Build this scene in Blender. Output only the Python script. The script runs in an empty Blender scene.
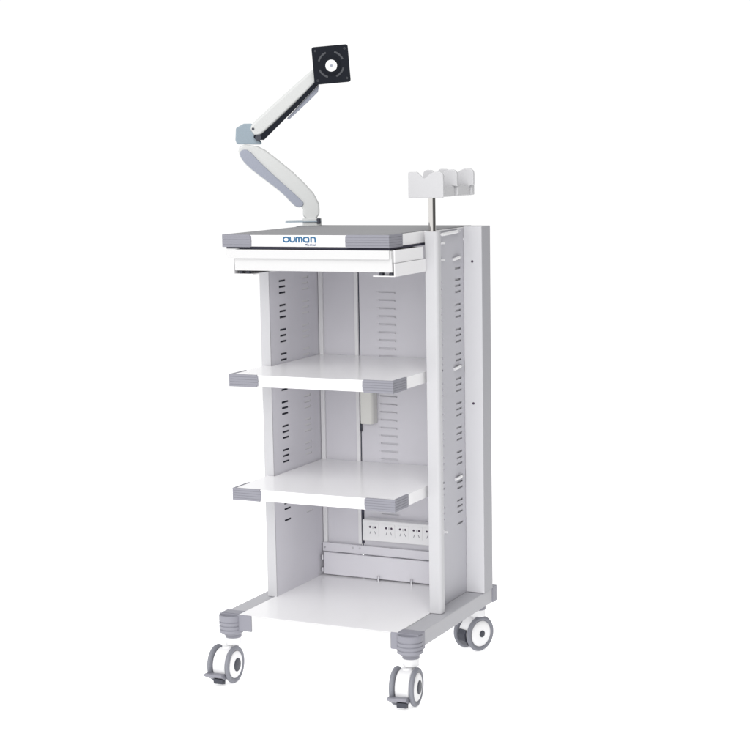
import bpy, bmesh, math, random
from mathutils import Vector, Matrix

random.seed(4)
S = bpy.context.scene
C = S.collection
G = 0.127            # the plan's z = -G is the floor; everything is lifted by G

# ------------------------------------------------------------------ camera
YAW, PITCH, ROLL = 0.46284525, -0.14954924, -0.0203287
F_PX, PX, PY = 1750.508, 342.398, 412.621
CAM = Vector((2.446392, -4.204855, 1.375995 + G))
cam_data = bpy.data.cameras.new('camera')
cam = bpy.data.objects.new('camera', cam_data)
C.objects.link(cam)
S.camera = cam
_r = Vector((math.cos(YAW), math.sin(YAW), 0))
_f = Vector((-math.sin(YAW), math.cos(YAW), 0))
_F = _f * math.cos(PITCH) + Vector((0, 0, math.sin(PITCH)))
_U = -_f * math.sin(PITCH) + Vector((0, 0, math.cos(PITCH)))
_R = _r * math.cos(ROLL) + _U * math.sin(ROLL)
_U2 = -_r * math.sin(ROLL) + _U * math.cos(ROLL)
cam.matrix_world = Matrix(((_R.x, _U2.x, -_F.x, CAM.x), (_R.y, _U2.y, -_F.y, CAM.y),
                           (_R.z, _U2.z, -_F.z, CAM.z), (0, 0, 0, 1)))
cam_data.sensor_width = 36
cam_data.lens = F_PX / 750 * 36
cam_data.shift_x = (375 - PX) / 750
cam_data.shift_y = (PY - 375) / 750
cam_data.clip_end = 200

# ------------------------------------------------------------------ light: white studio, soft key from the front left
w = bpy.data.worlds.new('World'); S.world = w; w.use_nodes = True
bg = w.node_tree.nodes['Background']
bg.inputs['Color'].default_value = (1, 1, 1, 1)
bg.inputs['Strength'].default_value = 1.04
# the studio is white on every side but straight to the right, which is dim
_n = w.node_tree.nodes; _l = w.node_tree.links
_tc = _n.new('ShaderNodeTexCoord')
_dp = _n.new('ShaderNodeVectorMath'); _dp.operation = 'DOT_PRODUCT'
_dp.inputs[1].default_value = (.99, .14, 0)
_mr = _n.new('ShaderNodeMapRange'); _mr.interpolation_type = 'SMOOTHSTEP'
_mr.inputs['From Min'].default_value = .35; _mr.inputs['From Max'].default_value = .80
_mr.inputs['To Min'].default_value = 1.0; _mr.inputs['To Max'].default_value = .10
_l.new(_tc.outputs['Generated'], _dp.inputs[0]); _l.new(_dp.outputs['Value'], _mr.inputs['Value'])
_l.new(_mr.outputs['Result'], bg.inputs['Color'])
ld = bpy.data.lights.new('key_softbox', 'SUN'); ld.energy = 1.8; ld.angle = math.radians(50)
ld.color = (1, .99, .975)
key = bpy.data.objects.new('key_softbox', ld); C.objects.link(key)
key.rotation_euler = Vector((-0.24, 0.82, -0.50)).to_track_quat('-Z', 'Y').to_euler()
key.location = (-1, -4, 3)
S.view_settings.view_transform = 'Standard'
S.view_settings.look = 'None'
S.view_settings.exposure = 0
S.view_settings.gamma = 1
S.render.engine = 'CYCLES'
S.cycles.use_denoising = True
S.cycles.max_bounces = 8
S.cycles.diffuse_bounces = 5

# ------------------------------------------------------------------ materials
def mat(name, col, rough=.5, metal=0., spec=.5, bump=0., bscale=900, var=0., emit=0.):
    m = bpy.data.materials.new(name); m.use_nodes = True
    nt = m.node_tree; b = nt.nodes['Principled BSDF']
    b.inputs['Base Color'].default_value = (*col, 1)
    b.inputs['Roughness'].default_value = rough
    b.inputs['Metallic'].default_value = metal
    b.inputs['Specular IOR Level'].default_value = spec
    tc = nt.nodes.new('ShaderNodeTexCoord')
    if bump:
        n = nt.nodes.new('ShaderNodeTexNoise'); n.inputs['Scale'].default_value = bscale
        n.inputs['Detail'].default_value = 2
        bp = nt.nodes.new('ShaderNodeBump'); bp.inputs['Strength'].default_value = bump
        bp.inputs['Distance'].default_value = .0004
        nt.links.new(tc.outputs['Object'], n.inputs['Vector'])
        nt.links.new(n.outputs['Fac'], bp.inputs['Height'])
        nt.links.new(bp.outputs['Normal'], b.inputs['Normal'])
    if var:
        n2 = nt.nodes.new('ShaderNodeTexNoise'); n2.inputs['Scale'].default_value = 9
        n2.inputs['Detail'].default_value = 5
        nt.links.new(tc.outputs['Object'], n2.inputs['Vector'])
        mx = nt.nodes.new('ShaderNodeMix'); mx.data_type = 'RGBA'
        mx.inputs['A'].default_value = (*[c * (1 - var) for c in col], 1)
        mx.inputs['B'].default_value = (*[min(1, c * (1 + var)) for c in col], 1)
        nt.links.new(n2.outputs['Fac'], mx.inputs['Factor'])
        nt.links.new(mx.outputs['Result'], b.inputs['Base Color'])
    if emit:
        b.inputs['Emission Color'].default_value = (1, 1, 1, 1)
        b.inputs['Emission Strength'].default_value = emit
    return m

M_FLOOR = mat('glowing_white_sweep', (.93, .93, .93), .9, spec=.1, var=.01, emit=.45)  # floor has a glow of its own, added to wash out shadows
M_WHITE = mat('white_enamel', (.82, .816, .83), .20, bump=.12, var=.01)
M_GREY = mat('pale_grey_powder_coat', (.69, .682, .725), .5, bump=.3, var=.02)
M_CAP = mat('lavender_grey_plastic', (.235, .235, .272), .5, bump=.15, var=.02)
M_TYRE = mat('grey_tyre_rubber', (.20, .205, .235), .6, bump=.2)
M_HUB = mat('dark_hub_plastic', (.05, .053, .068), .45, spec=.3)
M_WPLA = mat('white_plastic', (.80, .80, .81), .35, bump=.08)
M_TOP = mat('grey_table_mat', (.27, .27, .28), .75, spec=.12, bump=.2, var=.05)
M_DARK = mat('dark_slot_backing', (.035, .035, .06), .7)
M_HANG = mat('milky_plastic', (.52, .52, .535), .35, bump=.08)
M_ARM = mat('arm_plastic', (.56, .57, .567), .4, bump=.08)
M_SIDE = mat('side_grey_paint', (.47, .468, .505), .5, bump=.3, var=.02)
M_EYE = mat('satin_black', (.035, .038, .048), .4)
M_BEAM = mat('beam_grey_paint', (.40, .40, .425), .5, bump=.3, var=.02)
M_COL = mat('column_body_grey', (.34, .34, .365), .5, bump=.3, var=.02)
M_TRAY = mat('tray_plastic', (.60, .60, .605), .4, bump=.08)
M_FACE = mat('column_face_pale', (.60, .60, .625), .5, bump=.3)
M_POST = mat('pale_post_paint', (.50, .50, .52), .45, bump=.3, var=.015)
M_CHROME = mat('chrome', (.74, .72, .70), .05, metal=1.)
M_BLACK = mat('black_steel', (.007, .009, .015), .5, spec=.12, bump=.3, bscale=400, var=.3)
M_BLUEG = mat('blue_grey_plastic', (.25, .31, .36), .45, bump=.1)
M_INS = mat('grey_insert', (.29, .31, .375), .5, bump=.1)
M_LOGO = mat('blue_ink', (.022, .115, .24), .5)
M_LOGO2 = mat('dark_blue_ink', (.05, .08, .17), .5)
M_SOCK = mat('socket_holes', (.05, .03, .06), .6)
M_SOCK2 = mat('socket_slits', (.25, .24, .27), .6)
M_BEIGE = mat('cream_plastic', (.74, .74, .70), .45, bump=.1)
M_STEEL = mat('zinc_screw', (.62, .62, .64), .3, metal=1.)

# ------------------------------------------------------------------ helpers
def root(name, label, cat, loc, group=None):
    o = bpy.data.objects.new(name, None); C.objects.link(o)
    o.location = (loc[0], loc[1], loc[2] + G)
    o.empty_display_size = .1
    o['label'] = label; o['category'] = cat
    if group: o['group'] = group
    o['_org'] = list(loc)
    return o

def org(p):
    while p is not None:
        if '_org' in p: return Vector(p['_org'])
        p = p.parent
    return Vector((0, 0, -G))

def obj(name, bm, m, parent=None, bevel=0., seg=2, sharp=35, label=None):
    """link a bmesh, drawn in plan coordinates, as one object under its thing"""
    bmesh.ops.recalc_face_normals(bm, faces=bm.faces)
    o0 = org(parent)
    bmesh.ops.translate(bm, verts=bm.verts, vec=-o0 if parent else Vector((0, 0, G)))
    me = bpy.data.meshes.new(name); bm.to_mesh(me); bm.free()
    for p in me.polygons: p.use_smooth = True
    me.set_sharp_from_angle(angle=math.radians(sharp))
    ms = m if isinstance(m, (list, tuple)) else [m]
    for k in ms: me.materials.append(k)
    o = bpy.data.objects.new(name, me); C.objects.link(o)
    if parent is not None: o.parent = parent
    if bevel:
        b = o.modifiers.new('bevel', 'BEVEL'); b.width = bevel; b.segments = seg
        b.limit_method = 'ANGLE'; b.angle_limit = math.radians(40); b.harden_normals = True
    if label: o['label'] = label
    return o

def new(): return bmesh.new()

def box(bm, x0, x1, y0, y1, z0, z1, mi=0):
    vs = [bm.verts.new((x, y, z)) for x in (x0, x1) for y in (y0, y1) for z in (z0, z1)]
    for q in ((0, 1, 3, 2), (4, 6, 7, 5), (0, 4, 5, 1), (2, 3, 7, 6), (0, 2, 6, 4), (1, 5, 7, 3)):
        f = bm.faces.new([vs[i] for i in q]); f.material_index = mi
    return bm

def prism(bm, pts, axis, a, b, mi=0, xf=None):
    """extrude a 2-D outline along axis ('x': pts are (y,z); 'y': (x,z); 'z': (x,y)) from a to b"""
    def P(u, v, t):
        q = {'x': (t, u, v), 'y': (u, t, v), 'z': (u, v, t)}[axis]
        return xf(Vector(q)) if xf else q
    A = [bm.verts.new(P(u, v, a)) for u, v in pts]
    B = [bm.verts.new(P(u, v, b)) for u, v in pts]
    n = len(pts)
    fs = [bm.faces.new(A), bm.faces.new(B[::-1])]
    for i in range(n):
        fs.append(bm.faces.new((A[i], B[i], B[(i + 1) % n], A[(i + 1) % n])))
    for f in fs: f.material_index = mi
    return bm

def cyl(bm, c, d, r, l, r2=None, n=32, mi=0):
    """cylinder from c along direction d, length l"""
    d = Vector(d).normalized(); c = Vector(c)
    u = d.orthogonal().normalized(); v = d.cross(u)
    r2 = r if r2 is None else r2
    A = []; B = []
    for i in range(n):
        t = 2 * math.pi * i / n; e = u * math.cos(t) + v * math.sin(t)
        A.append(bm.verts.new(c + e * r)); B.append(bm.verts.new(c + d * l + e * r2))
    fs = [bm.faces.new(A), bm.faces.new(B[::-1])]
    for i in range(n):
        fs.append(bm.faces.new((A[i], B[i], B[(i + 1) % n], A[(i + 1) % n])))
    for f in fs: f.material_index = mi
    return bm

def lathe(bm, c, d, prof, n=48, a0=0., a1=2 * math.pi, mi=0, ref=None):
    """prof: list of (t along d, radius), closed loop profile"""
    d = Vector(d).normalized(); c = Vector(c)
    u = (ref if ref is not None else d.orthogonal()).normalized(); v = d.cross(u)
    full = abs(a1 - a0 - 2 * math.pi) < 1e-6
    rings = []
    for i in range(n if full else n + 1):
        t = a0 + (a1 - a0) * i / n; e = u * math.cos(t) + v * math.sin(t)
        rings.append([bm.verts.new(c + d * a + e * r) for a, r in prof])
    m = len(prof); cnt = len(rings)
    for i in range(cnt if full else cnt - 1):
        A, B = rings[i], rings[(i + 1) % cnt]
        for j in range(m):
            f = bm.faces.new((A[j], A[(j + 1) % m], B[(j + 1) % m], B[j])); f.material_index = mi
    if not full:
        bm.faces.new(rings[0][::-1]); bm.faces.new(rings[-1])
    return bm

def tube(bm, pts, r, n=12):
    pts = [Vector(p) for p in pts]; rings = []
    nrm = None
    for i, p in enumerate(pts):
        t = (pts[min(i + 1, len(pts) - 1)] - pts[max(i - 1, 0)]).normalized()
        nrm = t.orthogonal().normalized() if nrm is None else (nrm - t * nrm.dot(t)).normalized()
        b = t.cross(nrm)
        rings.append([bm.verts.new(p + (nrm * math.cos(a) + b * math.sin(a)) * r)
                      for a in [2 * math.pi * k / n for k in range(n)]])
    for A, B in zip(rings, rings[1:]):
        for j in range(n): bm.faces.new((A[j], A[(j + 1) % n], B[(j + 1) % n], B[j]))
    bm.faces.new(rings[0][::-1]); bm.faces.new(rings[-1])
    return bm

def perforated(plane, off, u0, u1, v0, v1, holes, thick):
    """a sheet with real rectangular holes; plane 'x' (u=y, v=z) or 'y' (u=x, v=z); thickness goes off -> off+thick"""
    us = sorted({u0, u1} | {h[0] for h in holes} | {h[1] for h in holes})
    vs = sorted({v0, v1} | {h[2] for h in holes} | {h[3] for h in holes})
    hs = set()
    for i in range(len(us) - 1):
        for j in range(len(vs) - 1):
            cu, cv = (us[i] + us[i + 1]) / 2, (vs[j] + vs[j + 1]) / 2
            if any(h[0] < cu < h[1] and h[2] < cv < h[3] for h in holes): hs.add((i, j))
    bm = new()
    def P(u, v, t): return (t, u, v) if plane == 'x' else (u, t, v)
    V = [[[bm.verts.new(P(u, v, t)) for v in vs] for u in us] for t in (off, off + thick)]
    nu, nv = len(us) - 1, len(vs) - 1
    solid = lambda i, j: 0 <= i < nu and 0 <= j < nv and (i, j) not in hs
    for i in range(nu):
        for j in range(nv):
            if not solid(i, j): continue
            for t in (0, 1):
                q = [V[t][i][j], V[t][i + 1][j], V[t][i + 1][j + 1], V[t][i][j + 1]]
                bm.faces.new(q if t else q[::-1])
            for (di, dj, a, b) in ((-1, 0, (i, j), (i, j + 1)), (1, 0, (i + 1, j), (i + 1, j + 1)),
                                   (0, -1, (i, j), (i + 1, j)), (0, 1, (i, j + 1), (i + 1, j + 1))):
                if not solid(i + di, j + dj):
                    bm.faces.new((V[0][a[0]][a[1]], V[0][b[0]][b[1]], V[1][b[0]][b[1]], V[1][a[0]][a[1]]))
    bmesh.ops.delete(bm, geom=[v for v in bm.verts if not v.link_faces], context='VERTS')
    return bm

def rpoly(x0, x1, y0, y1, rs, n=5):
    """rectangle with corner radii rs = (x0y0, x1y0, x1y1, x0y1)"""
    out = []
    for (cx, cy, sx, sy, r, a) in ((x0, y0, 1, 1, rs[0], 180), (x1, y0, -1, 1, rs[1], 270),
                                   (x1, y1, -1, -1, rs[2], 0), (x0, y1, 1, -1, rs[3], 90)):
        if r <= 0: out.append((cx, cy)); continue
        for k in range(n + 1):
            t = math.radians(a + 90 * k / n)
            out.append((cx + sx * r + math.cos(t) * r, cy + sy * r + math.sin(t) * r))
    return out

# ------------------------------------------------------------------ setting
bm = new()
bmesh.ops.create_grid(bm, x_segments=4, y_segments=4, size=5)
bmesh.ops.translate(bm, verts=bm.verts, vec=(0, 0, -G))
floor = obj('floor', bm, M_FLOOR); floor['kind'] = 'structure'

# ------------------------------------------------------------------ the trolley
T = root('equipment_trolley', 'tall white and pale grey medical equipment trolley with open shelves on four casters',
         'trolley', (.27, .27, -G))
ZT, Z2, Z3, ZB = 1.1478, .7594, .4360, .0735
TH = .0321
XL, XR, DB = .0198, .5124, .5146      # inner plate faces, back wall

# base frame: two side beams and the bottom shelf between them
for x0, x1 in ((-.043, .0105), (.5105, .5655)):
    obj('base_beam', box(new(), x0, x1, -.004, .562, .0275, ZB - .0015), M_BEAM, T, .003)
b = new(); box(b, .012, .509, -.018, DB - .0004, ZB - .046, ZB)
bs = obj('bottom_shelf', b, M_WHITE, T, .002)
obj('front_toning_plate', box(new(), .0580, .4910, -.0205, -.0183, ZB - .0445, ZB - .0012), M_TRAY, bs, .0008)  # darker plate added so the base front does not burn out to white

# corner bumpers and casters
def bumper(cx, cy, front):
    s = -1 if front else 1
    b = new()
    y0, y1 = (-.0215, .024) if front else (.540, .5715)
    left = cx < .27
    bx0, bx1 = (-.046, .0575) if left else (.4915, .5740)
    if not front: bx0, bx1 = (-.046, .028) if left else (.4985, .5690)
    box(b, bx0, bx1, y0, y0 + .0035 if front else y1, .0275, ZB + .0015)
    if front:
        box(b, (-.046 if left else .5075), (.0135 if left else .5740), y0 + .0120, y1, .0262, ZB + .0006)
    o = obj('corner_bumper', b, M_CAP, T, .002)
    if front:
        k = new(); r0 = .0355; zz = .0140; pt = .0112
        prof = [(zz, .0005), (zz, .0270), (zz + .005, .0325)]
        for i in range(4):
            prof += [(zz + .006, r0), (zz + .0135, r0), (zz + .0146, r0 - .0018), (zz + .0160, r0 - .0018)]
            zz += pt
        prof[-2:] = [(zz + .0050, r0), (zz + .0100, r0), (zz + .0115, r0 - .0015), (zz + .0115, r0 - .0045), (zz + .0085, r0 - .0060), (zz + .0085, .0005)]
        lathe(k, (cx + .0065, -.0070, 0), (0, 0, 1), prof, n=48)
        obj('ribbed_cap', k, M_CAP, o)
    return o

def caster(cx, cy, wx, wy, ang, brake=True):
    """stem at (cx,cy), body centre (wx,wy), axle direction ang"""
    n = Vector((math.cos(ang), math.sin(ang), 0)); t = Vector((n.y, -n.x, 0))
    if (Vector((wx, wy, 0)) - Vector((cx, cy, 0))).dot(t) < 0: t = -t
    R = .0535; zc = -G + R; c = Vector((wx, wy, zc))
    b = new()
    # white hood: a thick arch over the wheels, its neck up to the collar
    hp = [(-.0125, .0), (.0125, .0)]
    a0, a1 = 0, 2 * math.pi
    lathe(b, c, n, [(-.0205, .001), (-.0205, .0415), (-.0175, .0445), (.0175, .0445), (.0205, .0415), (.0205, .001)], n=48)
    cyl(b, (cx, cy, -.0220), (0, 0, 1), .0225, .0220, r2=.0225); cyl(b, (cx, cy, -.055), (0, 0, 1), .0150, .0352, r2=.0155)
    q = c - t * .012
    cyl(b, (q.x, q.y, -.054), (0, 0, 1), .0150, .0300, r2=.0150)
    cas = obj('caster', b, M_WPLA, T, sharp=40)
    k = new(); cyl(k, (cx, cy, -.002), (0, 0, 1), .0238, .0145); cyl(k, (cx, cy, -.0055), (0, 0, 1), .0222, .0036)
    obj('collar', k, M_CAP, cas, .0015)
    for s in (-1, 1):
        i0, i1 = .0220, .0352                      # inner and outer face of the wheel
        k = new()
        lathe(k, c, n * s, [(i0, .034), (i0, R - .004), (i0 + .003, R - .0008), (i0 + .006, R), (i1 - .006, R),
                            (i1 - .002, R - .0022), (i1, R - .006), (i1 - .0005, R - .0105), (i1 - .003, R - .0125), (i1 - .006, .034)], n=64)
        wh = obj('wheel', k, M_TYRE, cas, sharp=50)
        k = new()
        lathe(k, c, n * s, [(i0 + .001, .0012), (i0 + .001, .0345), (i1 - .003, .0390), (i1 - .0012, .0375),
                            (i1 + .0012, .030), (i1 + .0020, .018), (i1 + .0015, .0012)], n=64)
        obj('wheel_disc', k, M_WPLA, wh, sharp=60)
        k = new()
        rr = .0192 if brake else .0105
        lathe(k, c, n * s, [(i1 - .001, .001), (i1 - .001, rr), (i1 + .0030, rr), (i1 + .0040, rr - .0015), (i1 + .0034, .001)], n=32)
        obj('hub_cap', k, M_HUB, wh, sharp=50)
    # brake pedal low in front of the hood
    if brake:
        k = new()
        def X(p): return c + n * p.x + t * p.y + Vector((0, 0, p.z))
        pts = [(.030, -.026), (.046, -.016), (.067, -.015), (.071, -.021), (.052, -.030), (.036, -.038)]
        prism(k, pts, 'x', -.0345, .0205, xf=X)
        prism(k, [(.034, -.034), (.060, -.029), (.055, -.045), (.036, -.050)], 'x', -.011, .0165, mi=1, xf=X)
        obj('brake_pedal', k, [M_CAP, M_HUB], cas, .0015)
    else:
        k = new()
        def X(p): return c + n * p.x + t * p.y + Vector((0, 0, p.z))
        prism(k, [(.020, .010), (.046, .016), (.052, .002), (.050, -.018), (.034, -.036)], 'x', -.0150, .0150, xf=X)
        obj('fork', k, M_HUB, cas, .002)
    return cas

for (cx, cy, wx, wy, a, fr) in ((-.022, .012, -.0305, -.021, math.radians(2), True),
                                (.536, .012, .5345, -.018, math.radians(7), True),
                                (.513, .556, .4985, .556, math.radians(-24), False),
                                (-.010, .556, .004, .530, math.radians(20), False)):
    bumper(cx, cy - .002, fr)
    caster(cx, cy, wx, wy, a, fr)

# side plates with punched slots
slots_z = []
zt = 1.0000
g = 0
rowsz = []
for g in range(10):
    for k in range(3):
        rowsz.append(zt - g * .0713 - k * .0172)
rowsz = [z for z in rowsz if z > .30] + [.2900]
def slot_rects(dy=0): 
    hs = []
    for z in rowsz:
        hs.append((.262 + dy, .302 + dy, z - .0029, z + .0029))
        hs.append((.404, .446, z - .0029, z + .0029))
    return hs
L = obj('side_panel', perforated('x', XL - .0015, .204, .4670, ZB, ZT - .010, slot_rects(), .0015), M_GREY, T, sharp=30)
b = new(); box(b, XL - .020, XL - .008, .250, .315, ZB + .12, ZT - .05)
obj('added_dark_slot_strip', b, M_DARK, L)  # dark strip added behind the front slots so they read dark
b = new(); box(b, XL - .0042, XL - .0022, .395, .455, ZB + .12, ZT - .05)
obj('slot_backing', b, M_WHITE, L)
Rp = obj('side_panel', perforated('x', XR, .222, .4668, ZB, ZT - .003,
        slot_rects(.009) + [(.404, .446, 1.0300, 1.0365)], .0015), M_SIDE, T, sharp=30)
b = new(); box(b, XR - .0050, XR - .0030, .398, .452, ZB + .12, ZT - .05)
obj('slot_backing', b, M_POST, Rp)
# screws, support pins and the tie rod on the outer face of the right panel
def pin(y, z, r=.0035, l=.008, m=M_WPLA, nm='screw'):
    b = new(); cyl(b, (XR + .0015, y, z), (1, 0, 0), r, l, r2=r * .8, n=16)
    return obj(nm, b, m, Rp)
for y, z in ((.3085, 1.1105), (.3075, 1.0630), (.3062, .2864)): pin(y, z, .0038, .010)
for z in (1.062, .7489, .4275):
    b = new(); tube(b, [(XR + .004, .386, z - .003), (XR + .0085, .405, z), (XR + .0085, .420, z + .001)], .0042)
    o = obj('support_pin', b, M_WPLA, Rp)
    b = new(); cyl(b, (XR + .0085, .420, z + .001), (0, 1, .05), .0062, .004, n=6); cyl(b, (XR + .0085, .424, z + .001), (0, 1, .05), .0034, .010, n=16)
    obj('nut', b, M_STEEL, o)
b = new(); tube(b, [(XR + .009, .296, 1.1345), (XR + .009, .405, 1.1375)], .0046)
o = obj('tie_rod', b, M_WPLA, Rp)
b = new(); cyl(b, (XR + .009, .405, 1.1375), (0, 1, .02), .0065, .006, n=6); cyl(b, (XR + .009, .411, 1.1375), (0, 1, .02), .0035, .014, n=16)
obj('nut', b, M_STEEL, o)

# front posts (rounded outer edge) and the back boxes
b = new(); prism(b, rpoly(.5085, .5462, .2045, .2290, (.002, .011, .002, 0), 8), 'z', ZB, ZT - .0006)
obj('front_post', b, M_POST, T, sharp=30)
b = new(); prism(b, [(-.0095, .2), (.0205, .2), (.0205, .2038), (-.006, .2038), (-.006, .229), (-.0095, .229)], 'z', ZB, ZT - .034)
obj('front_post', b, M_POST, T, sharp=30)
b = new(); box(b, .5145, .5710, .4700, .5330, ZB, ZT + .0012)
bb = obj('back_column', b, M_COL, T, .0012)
b = new(); box(b, .5145, .5700, .4672, .4698, ZB, ZT + .0012); cf = obj('column_face', b, M_FACE, T, .0006)  # thin front plate, paler grey than the column body behind it
for z in (1.0489, .6371):
    k = new(); cyl(k, (.5412, .4674, z), (0, -1, 0), .0036, .0010, n=20)
    obj('screw_hole', k, M_SOCK, cf)
obj('back_column', box(new(), -.031, .0182, .4675, .5330, ZB, ZT - .034), M_GREY, T, .0012)

# back wall: left panel, right panel with louvre slots, ribs, dark gap between them
lou = [(.2200, .2765, .9515 - i * .0241 - .0032, .9515 - i * .0241 + .0032) for i in range(29)]
B = obj('back_panel', perforated('y', DB, .1555, XR, ZB, ZT - .040, lou, .0015), M_GREY, T, sharp=30)
k = new(); box(k, .200, .30, DB + .0032, DB + .006, .25, .99); obj('slot_backing', k, M_GREY, B)
k = new()
for h in lou:                                       # pressed lip over each slot
    cyl(k, (h[0] - .0005, DB - .0006, h[2] + .001), (1, 0, 0), .0014, h[1] - h[0] - .004, n=10)
    cyl(k, (h[0] - .006, DB + .0002, (h[2] + h[3]) / 2), (0, -1, 0), .0022, .0014, n=12)
obj('slot_lip', k, M_GREY, B)
B2 = obj('back_panel', box(new(), XL, .1480, DB + .003, DB + .006, ZB, ZT - .040), M_GREY, T)
obj('corner_strip', box(new(), XL + .0006, .0335, DB - .006, DB + .0025, .172, ZT - .041), M_WHITE, B2, .001)
obj('centre_rib', box(new(), .1400, .1512, DB - .005, DB + .0028, .1765, ZT - .041), M_WHITE, B2, .001)
k = new(); box(k, .146, .162, DB + .012, DB + .016, .15, ZT - .05); obj('gap_backing', k, M_DARK, B2)
k = new(); box(k, .1535, .1590, DB - .006, DB - .0003, .527, .560); obj('latch', k, M_HUB, B, .001)
k = new(); box(k, .1530, .1590, DB - .005, DB - .0003, .180, .300); obj('cable_slot', k, M_DARK, B)

# lower cover on the back wall
k = new(); box(k, XL + .001, XR - .001, DB - .014, DB - .0065, .1475, .1750)
cv = obj('back_cover', k, M_GREY, T, .0015)
k = new(); box(k, XL + .009, XR - .001, DB - .024, DB - .0145, ZB + .004, .1462)
obj('cover_plate', k, M_GREY, cv, .0015)
for z in (.131, .092):
    k = new(); cyl(k, (XL + .006, DB - .026, z - .007), (0, 0, 1), .0035, .014, n=14); cyl(k, (XL + .001, DB - .026, z), (1, 0, 0), .002, .006, n=10)
    obj('hinge', k, M_STEEL, cv)
for x in (.028, .125, .148):
    k = new(); cyl(k, (x, DB - .014, .160 if x < .1 else .166), (0, -1, 0), .003, .0015, n=14); obj('screw', k, M_STEEL, cv)
for x in (.218, .328):
    k = new(); cyl(k, (x, DB - .032, ZB), (0, 0, 1), .0042, .013, r2=.0036, n=16); cyl(k, (x, DB - .032, ZB + .013), (0, 0, 1), .0028, .004, n=16)
    obj('locating_pin', k, M_STEEL, cv)

# power strip
k = new(); box(k, .1705, .4700, DB - .040, DB - .0008, .1985, .2640)
ps = obj('power_strip', k, M_WPLA, T, .004, 3)
for i, x in enumerate((.2064, .2600, .3060, .3510, .3940, .4370)):
    k = new(); yf = DB - .040
    prism(k, rpoly(x - .0195, x + .0195, .2130, .2540, (.003,) * 4), 'y', yf - .0012, yf + .001)
    s = obj('socket', k, M_WPLA, ps)
    k = new()
    for sx in (-1, 1):
        cyl(k, (x + sx * .0088, yf - .0011, .2425), (0, -1, 0), .0034, .0006, n=14)
        box(k, x + sx * .0007 - .0006, x + sx * .0007 + .0006, yf - .0016, yf - .0011, .2375, .2455, 1) if sx > 0 else None
        pts = [(x + sx * .0085, .2215), (x + sx * .0105, .2215), (x + sx * .0070, .2300), (x + sx * .0050, .2300)]
        prism(k, pts, 'y', yf - .0016, yf - .0011, mi=1)
    obj('socket_hole', k, [M_SOCK, M_SOCK2], s)

# shelves with ribbed corner caps
def shelf(name, z, x0, x1, y0, outline, capw0, capw1, capd, mtop=None):
    b = new(); prism(b, outline, 'z', z - TH, z)
    mats = [M_WHITE]
    o = obj(name, b, mats, T, .0022)
    for left in (True, False):
        k = new()
        cw = capw0 if left else capw1
        def L(p, zz0, zz1, sh=0.):
            if left: a, c_, i = x0 - p, x0 + cw - sh, x0 + .004
            else: a, c_, i = x1 + p, x1 - cw + sh, x1 - .004
            pts = [(a, y0 - p), (c_, y0 - p), (c_, y0 + .004), (i, y0 + .004), (i, y0 + capd), (a, y0 + capd)]
            prism(k, pts, 'z', zz0, zz1)
        n = 5; zlo, zhi = z - TH - .0012, z + .0012
        gp = .0007; h = (zhi - zlo - gp * (n - 1)) / n
        for i in range(n):
            a = zlo + i * (h + gp)
            sh = (.0040, .0008, 0, .0008, .0040)[i]
            L(.0026, a, a + h, sh)
        L(.0019, zlo + h * .5, zhi - h * .5)
        obj('corner_cap', k, M_CAP, o, .0005, 1)
    return o
def shelf_outline():
    return [(0, 0), (.5, 0), (.5, .199), (.5075, .202), (.5075, .512), (.0205, .512), (.0205, .230), (.024, .230), (.024, .199), (0, .197)]
for z in (Z2, Z3):
    so = [(0, 0), (.5, 0), (.5, .2305), (.507, .2305), (.507, .5080), (.0225, .5080), (.0225, .2305), (.0242, .2305), (.0242, .1990), (0, .1990)]
    shelf('shelf', z, 0, .5, 0, so, .0895, .0900, .087)

# tabletop
to = [(-.006, -.005), (.497, -.005), (.497, .2300), (.5136, .2300), (.5136, .5345), (-.031, .5345), (-.031, .4670), (-.006, .4670)]
tt = shelf('tabletop', ZT, -.006, .497, -.005, to, .0890, .1270, .0850)
b = new(); prism(b, [(-.002, .001), (.493, .001), (.493, .2330), (.5125, .2320), (.5125, .5330), (-.029, .5330), (-.029, .4700), (-.002, .4700)], 'z', ZT + .0004, ZT + .0016)
obj('table_mat', b, M_TOP, tt)

# lettering on the front edge of the tabletop (drawn strokes)
def stroke(bm, pts, wd, y0, y1, mi=0):
    """flat ribbon with mitred joins along (x,z) points"""
    P = [Vector(p) for p in pts]; Lp = []; Rp_ = []
    for i, p in enumerate(P):
        a = (P[i] - P[i - 1]).normalized() if i else (P[1] - P[0]).normalized()
        c = (P[i + 1] - P[i]).normalized() if i < len(P) - 1 else a
        t = (a + c).normalized(); nn = Vector((-t.y, t.x)); s = wd / 2 / max(.5, nn.dot(Vector((-a.y, a.x))))
        Lp.append(p + nn * s); Rp_.append(p - nn * s)
    prism(bm, [tuple(q) for q in Lp + Rp_[::-1]], 'y', y0, y1, mi)
def arc(cx, cz, r, a0, a1, n=8):
    return [(cx + r * math.cos(math.radians(a0 + (a1 - a0) * i / n)), cz + r * math.sin(math.radians(a0 + (a1 - a0) * i / n))) for i in range(n + 1)]
b = new(); W = .0045
ns = [0]
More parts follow.
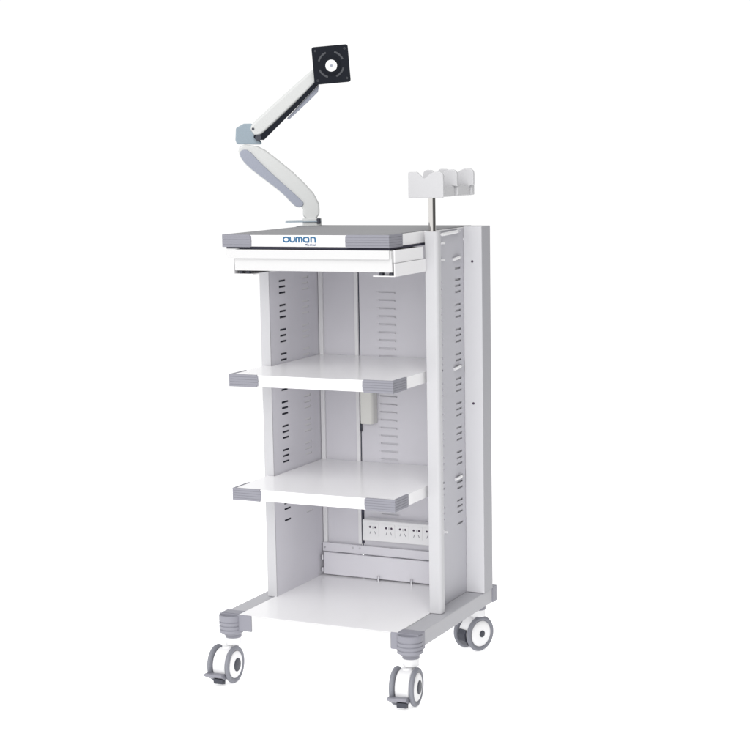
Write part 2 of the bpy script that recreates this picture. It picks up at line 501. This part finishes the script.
def glyphs(bm, x, z, y0, y1):
    def st(p):
        ns[0] += 1; e = ns[0] * .00004
        stroke(bm, [(x + a, z + c) for a, c in p], W, y0 - e, y1)
    h = .0124
    # o: a wide rounded ring
    st(arc(.0062, h / 2, h / 2, 90, 270) + arc(.0112, h / 2, h / 2, -90, 90) + [(.0060, h)])
    # u
    st([(.0212, h + .0020)] + arc(.0262, .0050, .0050, 180, 270) + arc(.0290, .0050, .0050, 270, 360) + [(.0340, h + .0020)])
    # m
    st([(.0392, -.0020), (.0392, .0075)] + arc(.0435, .0084, .0043, 180, 0)[1:] + [(.0478, -.0020)])
    st([(.0478, .0075)] + arc(.0521, .0084, .0043, 180, 0)[1:] + [(.0564, -.0020)])
    # a: ring with a stem
    st(arc(.0680, h / 2, h / 2, 90, 270) + [(.0750, 0)]); st([(.0678, h), (.0720, h)] + arc(.0735, h - .0040, .0040, 90, 0) + [(.0775, -.0020)])
    # n
    st([(.0848, -.0020), (.0848, h), (.0905, h)] + arc(.0925, h - .0050, .0050, 90, 0) + [(.0975, -.0020)])
glyphs(b, .1822, 1.1296, -.0056, -.0051)
obj('lettering', b, M_LOGO, tt, sharp=30, label='blue rounded lowercase letters on the white front edge')
cu = bpy.data.curves.new('small_lettering', 'FONT'); cu.body = 'Medical'; cu.size = .0090; cu.extrude = .0002; cu.offset = .00012
to_ = bpy.data.objects.new('tmp_text', cu); C.objects.link(to_)
bpy.context.view_layer.update()
me = bpy.data.meshes.new_from_object(to_.evaluated_get(bpy.context.evaluated_depsgraph_get()))
bpy.data.objects.remove(to_)
b = new(); b.from_mesh(me)
xs = [v.co.x for v in b.verts]; sc = .0330 / (max(xs) - min(xs)); x0_ = min(xs)
for v in b.verts: v.co = Vector((.2480 + (v.co.x - x0_) * sc, -.0054 - v.co.z * .8, 1.1193 + v.co.y * 1.0))
obj('small_lettering', b, M_LOGO2, tt, label='tiny dark blue subtitle under the large letters')

# keyboard drawer under the tabletop
D = obj('keyboard_drawer', prism(new(), [(-.010, 1.1070), (-.010, 1.0870), (-.0065, 1.0835), (-.004, 1.0500), (.190, 1.0500), (.190, 1.1070)], 'x', .0275, .5060), M_TRAY, T, .0015)
b = new(); prism(b, rpoly(.0085, .5030, 1.0850, 1.1085, (.006, .004, .001, .001)), 'y', -.0165, -.0105)
prism(b, rpoly(.0085, .5030, -.0105, .1950, (0, 0, 0, 0)), 'z', 1.0870, 1.1060)
obj('drawer_tray', b, M_TRAY, D, .001)
obj('drawer_shadow_gap', box(new(), .000, .4960, .001, .2400, 1.1095, ZT - TH - .0005), M_DARK, D)  # dark block filling the gap, its shade put into the colour
# runner brackets
for left in (True, False):
    b = new()
    if left:
        box(b, .0215, .0245, -.002, .1980, 1.0385, 1.0830); box(b, .0245, .0830, -.002, .1980, 1.0385, 1.0410)
        hs = ((.036, .046), (.058, .068))
    else:
        box(b, .5095, .5125, -.002, .2035, 1.0385, 1.0735); box(b, .4480, .5095, -.002, .2035, 1.0385, 1.0410)
        box(b, .5035, .5095, .006, .1930, 1.0739, 1.1075)
        hs = ((.463, .473), (.492, .502))
    br = obj('runner_bracket', b, M_WHITE, T, .0006)
    for a, c_ in hs:
        k = new(); box(k, a, c_, .004, .019, 1.0412, 1.0490); obj('roller', k, M_HUB, br, .0015)

# cream box hanging under the upper shelf
k = new(); prism(k, rpoly(.1690, .2100, .4780, .5138, (.004, .012, 0, 0), 6), 'z', .5560, Z2 - TH - .001)
obj('junction_box', k, M_BEIGE, T, .0015, sharp=30)

# ------------------------------------------------------------------ scope hanger on a chrome pole
H = root('scope_hanger', 'white notched three-plate hanger rack on a short chrome pole above the right front post',
         'hanger rack', (.5275, .217, ZT - .0006))
b = new(); cyl(b, (.5265, .2165, ZT - .0006), (0, 0, 1), .0100, .095, n=40)
obj('pole', b, M_CHROME, H)
def hplate(x0, x1, y, z0, z1, th, neck=None):
    w_ = x1 - x0; xn = (x0 + x1) / 2 - .004; pts = []
    if neck is None: pts += [(x0, z0), (x1 - .004, z0), (x1, z0 + .004)]
    else: pts += [(x1 - .030, z0), (x1 - .014, z0), (x1 - .014, z0 + neck), (x1, z0 + neck)]
    pts += [(x1 + math.cos(t) * .014 - .014, z1 - .014 + math.sin(t) * .014) for t in [math.pi / 2 * i / 6 for i in range(7)]]
    pts += [(xn + .030, z1 - .0005), (xn + .016, z1 - .006), (xn + .004, z1 - .0165), (xn, z1 - .0185), (xn - .004, z1 - .0165), (xn - .020, z1 - .002)]
    if neck is None: pts += [(xn - .024, z1), (x0 + .002, z1), (x0, z1 - .002)]
    else:
        pts += [(xn - .026, z1 - .0005), (x0 + .012, z1)] + [(x0 + .012 - math.sin(t) * .012, z1 - .012 + math.cos(t) * .012) for t in [math.pi / 2 * i / 5 for i in range(1, 6)]]
        pts += [(x0, z0 + neck), (x0 + .016, z0 + neck), (x0 + .016, z0)]
        pts = pts[::-1][::-1]
    return prism(new(), pts, 'y', y, y + th)
b = hplate(.4650, .5690, .1960, 1.2390, 1.3100, .009)
obj('notched_plate', b, M_HANG, H, .003, 3)
for i, y in enumerate((.286, .376)):
    b = hplate(.4700 + i * .004, .5720 + i * .012, y, 1.2400, 1.3140 + i * .001, .011, neck=.028)
    obj('notched_plate', b, M_HANG, H, .003, 3)
b = new(); box(b, .485, .5650, .2052, .2855, 1.2405, 1.2680); box(b, .485, .5700, .2975, .3755, 1.2405, 1.2700); box(b, .485, .5760, .3875, .4050, 1.2405, 1.2700)
obj('carrier_rail', b, M_HANG, H, .003)

# ------------------------------------------------------------------ monitor arm, clamped at the rear left of the tabletop
A = root('monitor_arm', 'white jointed monitor arm with black square mounting plate clamped to the tabletop rear',
         'monitor arm', (.03, .50, ZT + .0016))
cy_, sy_ = math.cos(YAW), math.sin(YAW)
def XA(p): return Vector((.03 + p.x * cy_ - p.y * sy_, .50 + p.x * sy_ + p.y * cy_, p.z))
def aplate(name, pts, d0, d1, m, bev, parent=A, seg=3):
    return obj(name, prism(new(), pts, 'y', d0, d1, xf=XA), m, parent, bev, seg)
def smooth(pts, it=2):
    for _ in range(it):
        q = []
        for i in range(len(pts)):
            a, b_ = pts[i], pts[(i + 1) % len(pts)]
            q += [(a[0] * .75 + b_[0] * .25, a[1] * .75 + b_[1] * .25), (a[0] * .25 + b_[0] * .75, a[1] * .25 + b_[1] * .75)]
        pts = q
    return pts
lower = [(-.1953, 1.3920), (-.1655, 1.3862), (-.1215, 1.3528), (-.0571, 1.2982), (.0043, 1.2285), (.0059, 1.1690), (-.0452, 1.1690), (-.0442, 1.2087), (-.0571, 1.2032), (-.0731, 1.2112), (-.1081, 1.2500), (-.1669, 1.2955), (-.2079, 1.3290), (-.2289, 1.3560), (-.2343, 1.3817), (-.2190, 1.3947)]
la = aplate('lower_arm', smooth(lower, 1), -.016, .022, M_ARM, .008)
insert = [(-.2286, 1.3727), (-.2194, 1.3799), (-.2016, 1.3781), (-.1755, 1.3480), (-.1171, 1.2905), (-.0438, 1.2236), (-.0411, 1.2116), (-.0563, 1.2044), (-.0711, 1.2122), (-.1061, 1.2516), (-.1649, 1.2974), (-.2059, 1.3308), (-.2261, 1.3549)]
aplate('cover_strip', smooth(insert, 1), -.0195, -.0140, M_INS, .002, la)
joint = [(-.2385, 1.4437), (-.2150, 1.4560), (-.1905, 1.4560), (-.1795, 1.4190), (-.1622, 1.3980), (-.1683, 1.3935), (-.2369, 1.3955), (-.2410, 1.4084)]
jt = aplate('elbow_joint', joint, -.010, .028, M_BLUEG, .004)
b = new(); k0 = XA(Vector((-.1720, -.024, 1.4135))); cyl(b, k0, _f, .0095, .014, n=24)
obj('pivot_bolt', b, M_HUB, jt, .0015)
upper = [(-.1997, 1.4429), (-.1813, 1.4632), (-.0201, 1.6005), (.0100, 1.6203), (.0215, 1.6026), (.0150, 1.5794), (-.1615, 1.4216), (-.1796, 1.4145)]
ua = aplate('upper_arm', smooth(upper, 1), -.020, .016, M_ARM, .008)
strip = [(-.1853, 1.4200), (-.1734, 1.4225), (-.1600, 1.4240), (-.0760, 1.4975), (.0062, 1.5790), (.0209, 1.5764), (-.0460, 1.5104), (-.0948, 1.4644), (-.1560, 1.4067), (-.1769, 1.4071), (-.1856, 1.4132)]
aplate('spring_cover', strip, -.0225, .012, M_BLACK, .0015, ua)
bit = [(-.0857, 1.4690), (-.0460, 1.5090), (.0117, 1.5660), (.0083, 1.5444), (-.0221, 1.5158), (-.0798, 1.4650)]
aplate('cable_clip', bit, -.012, .008, M_INS, .002, ua)
b = new(); k0 = XA(Vector((-.1870, -.0206, 1.4400))); cyl(b, k0, _f * -1, .0038, .0016, n=20)
obj('screw', b, M_HUB, ua)
# square mounting plate
cxp, czp = .0490, 1.6215
def rot(p, a=math.radians(4)): 
    return (cxp + p[0] * math.cos(a) - p[1] * math.sin(a), czp + p[0] * math.sin(a) + p[1] * math.cos(a))
vp = [rot(q) for q in rpoly(-.0535, .0535, -.0545, .0545, (.007,) * 4, 5)]
mp = aplate('mounting_plate', vp, -.052, -.047, M_BLACK, .001)
b = new(); pc = XA(Vector((cxp + .007, -.047, czp - .004)))
cyl(b, pc, _f, .024, .030, n=32)
obj('tilt_joint', b, M_BLACK, mp, .002)
b = new(); pc = XA(Vector((cxp + .0005, -.052, czp - .0035)))
cyl(b, pc, -_f, .0275, .0020, n=48)
o = obj('hub_ring', b, M_BLACK, mp, .0008)
b = new(); cyl(b, pc - _f * .002, -_f, .0235, .0015, n=48)
obj('hub_boss', b, M_BLACK, o)
b = new(); cyl(b, pc - _f * .0035, -_f, .0172, .0030, n=40)
o = obj('centre_cap', b, M_WPLA, mp, .001)
b = new(); q = pc - _f * .0065; cyl(b, q, -_f, .0042, .0008, n=6)
obj('hex_socket', b, M_INS, o)
for sx in (-1, 1):
    for sz in (-1, 1):
        for d in (.0430,):
            u, v = rot((sx * min(d, .0440), sz * min(d, .0440)))
            k = new(); lathe(k, XA(Vector((u, -.0521, v))), -_f, [(0, .0016), (0, .0036), (.0008, .0033), (.0008, .0019)], n=16)
            obj('screw_eyelet', k, M_EYE, mp)
for a in range(4):
    pts = []
    for r, a0, a1 in ((.0400, -26, 26), (.0345, 26, -26)):
        for i in range(9):
            t = math.radians(45 + 90 * a + a0 + (a1 - a0) * i / 8); pts.append(rot((r * math.cos(t), r * math.sin(t))))
    k = new(); prism(k, pts, 'y', -.0532, -.0518, xf=XA)
    obj('pressed_rib', k, M_EYE, mp, .0004)
# clamp foot
b = new()
prism(b, rpoly(-.0980, .0100, -.030, .028, (.012, .008, .008, .012)), 'z', 1.1610, 1.1640, xf=XA)
obj('clamp_foot', b, M_BLUEG, A, .001)
b = new(); prism(b, rpoly(-.046, .0100, -.024, .024, (.006,) * 4), 'z', ZT + .0018, 1.1725, xf=XA)
obj('base_block', b, M_ARM, A, .002)
b = new(); cyl(b, XA(Vector((.002, -.026, 1.1560))), (0, 0, 1), .0060, .0160, n=20)
obj('clamp_knob', b, M_HUB, A, .0015)

for o in bpy.data.objects:
    if '_org' in o: del o['_org']
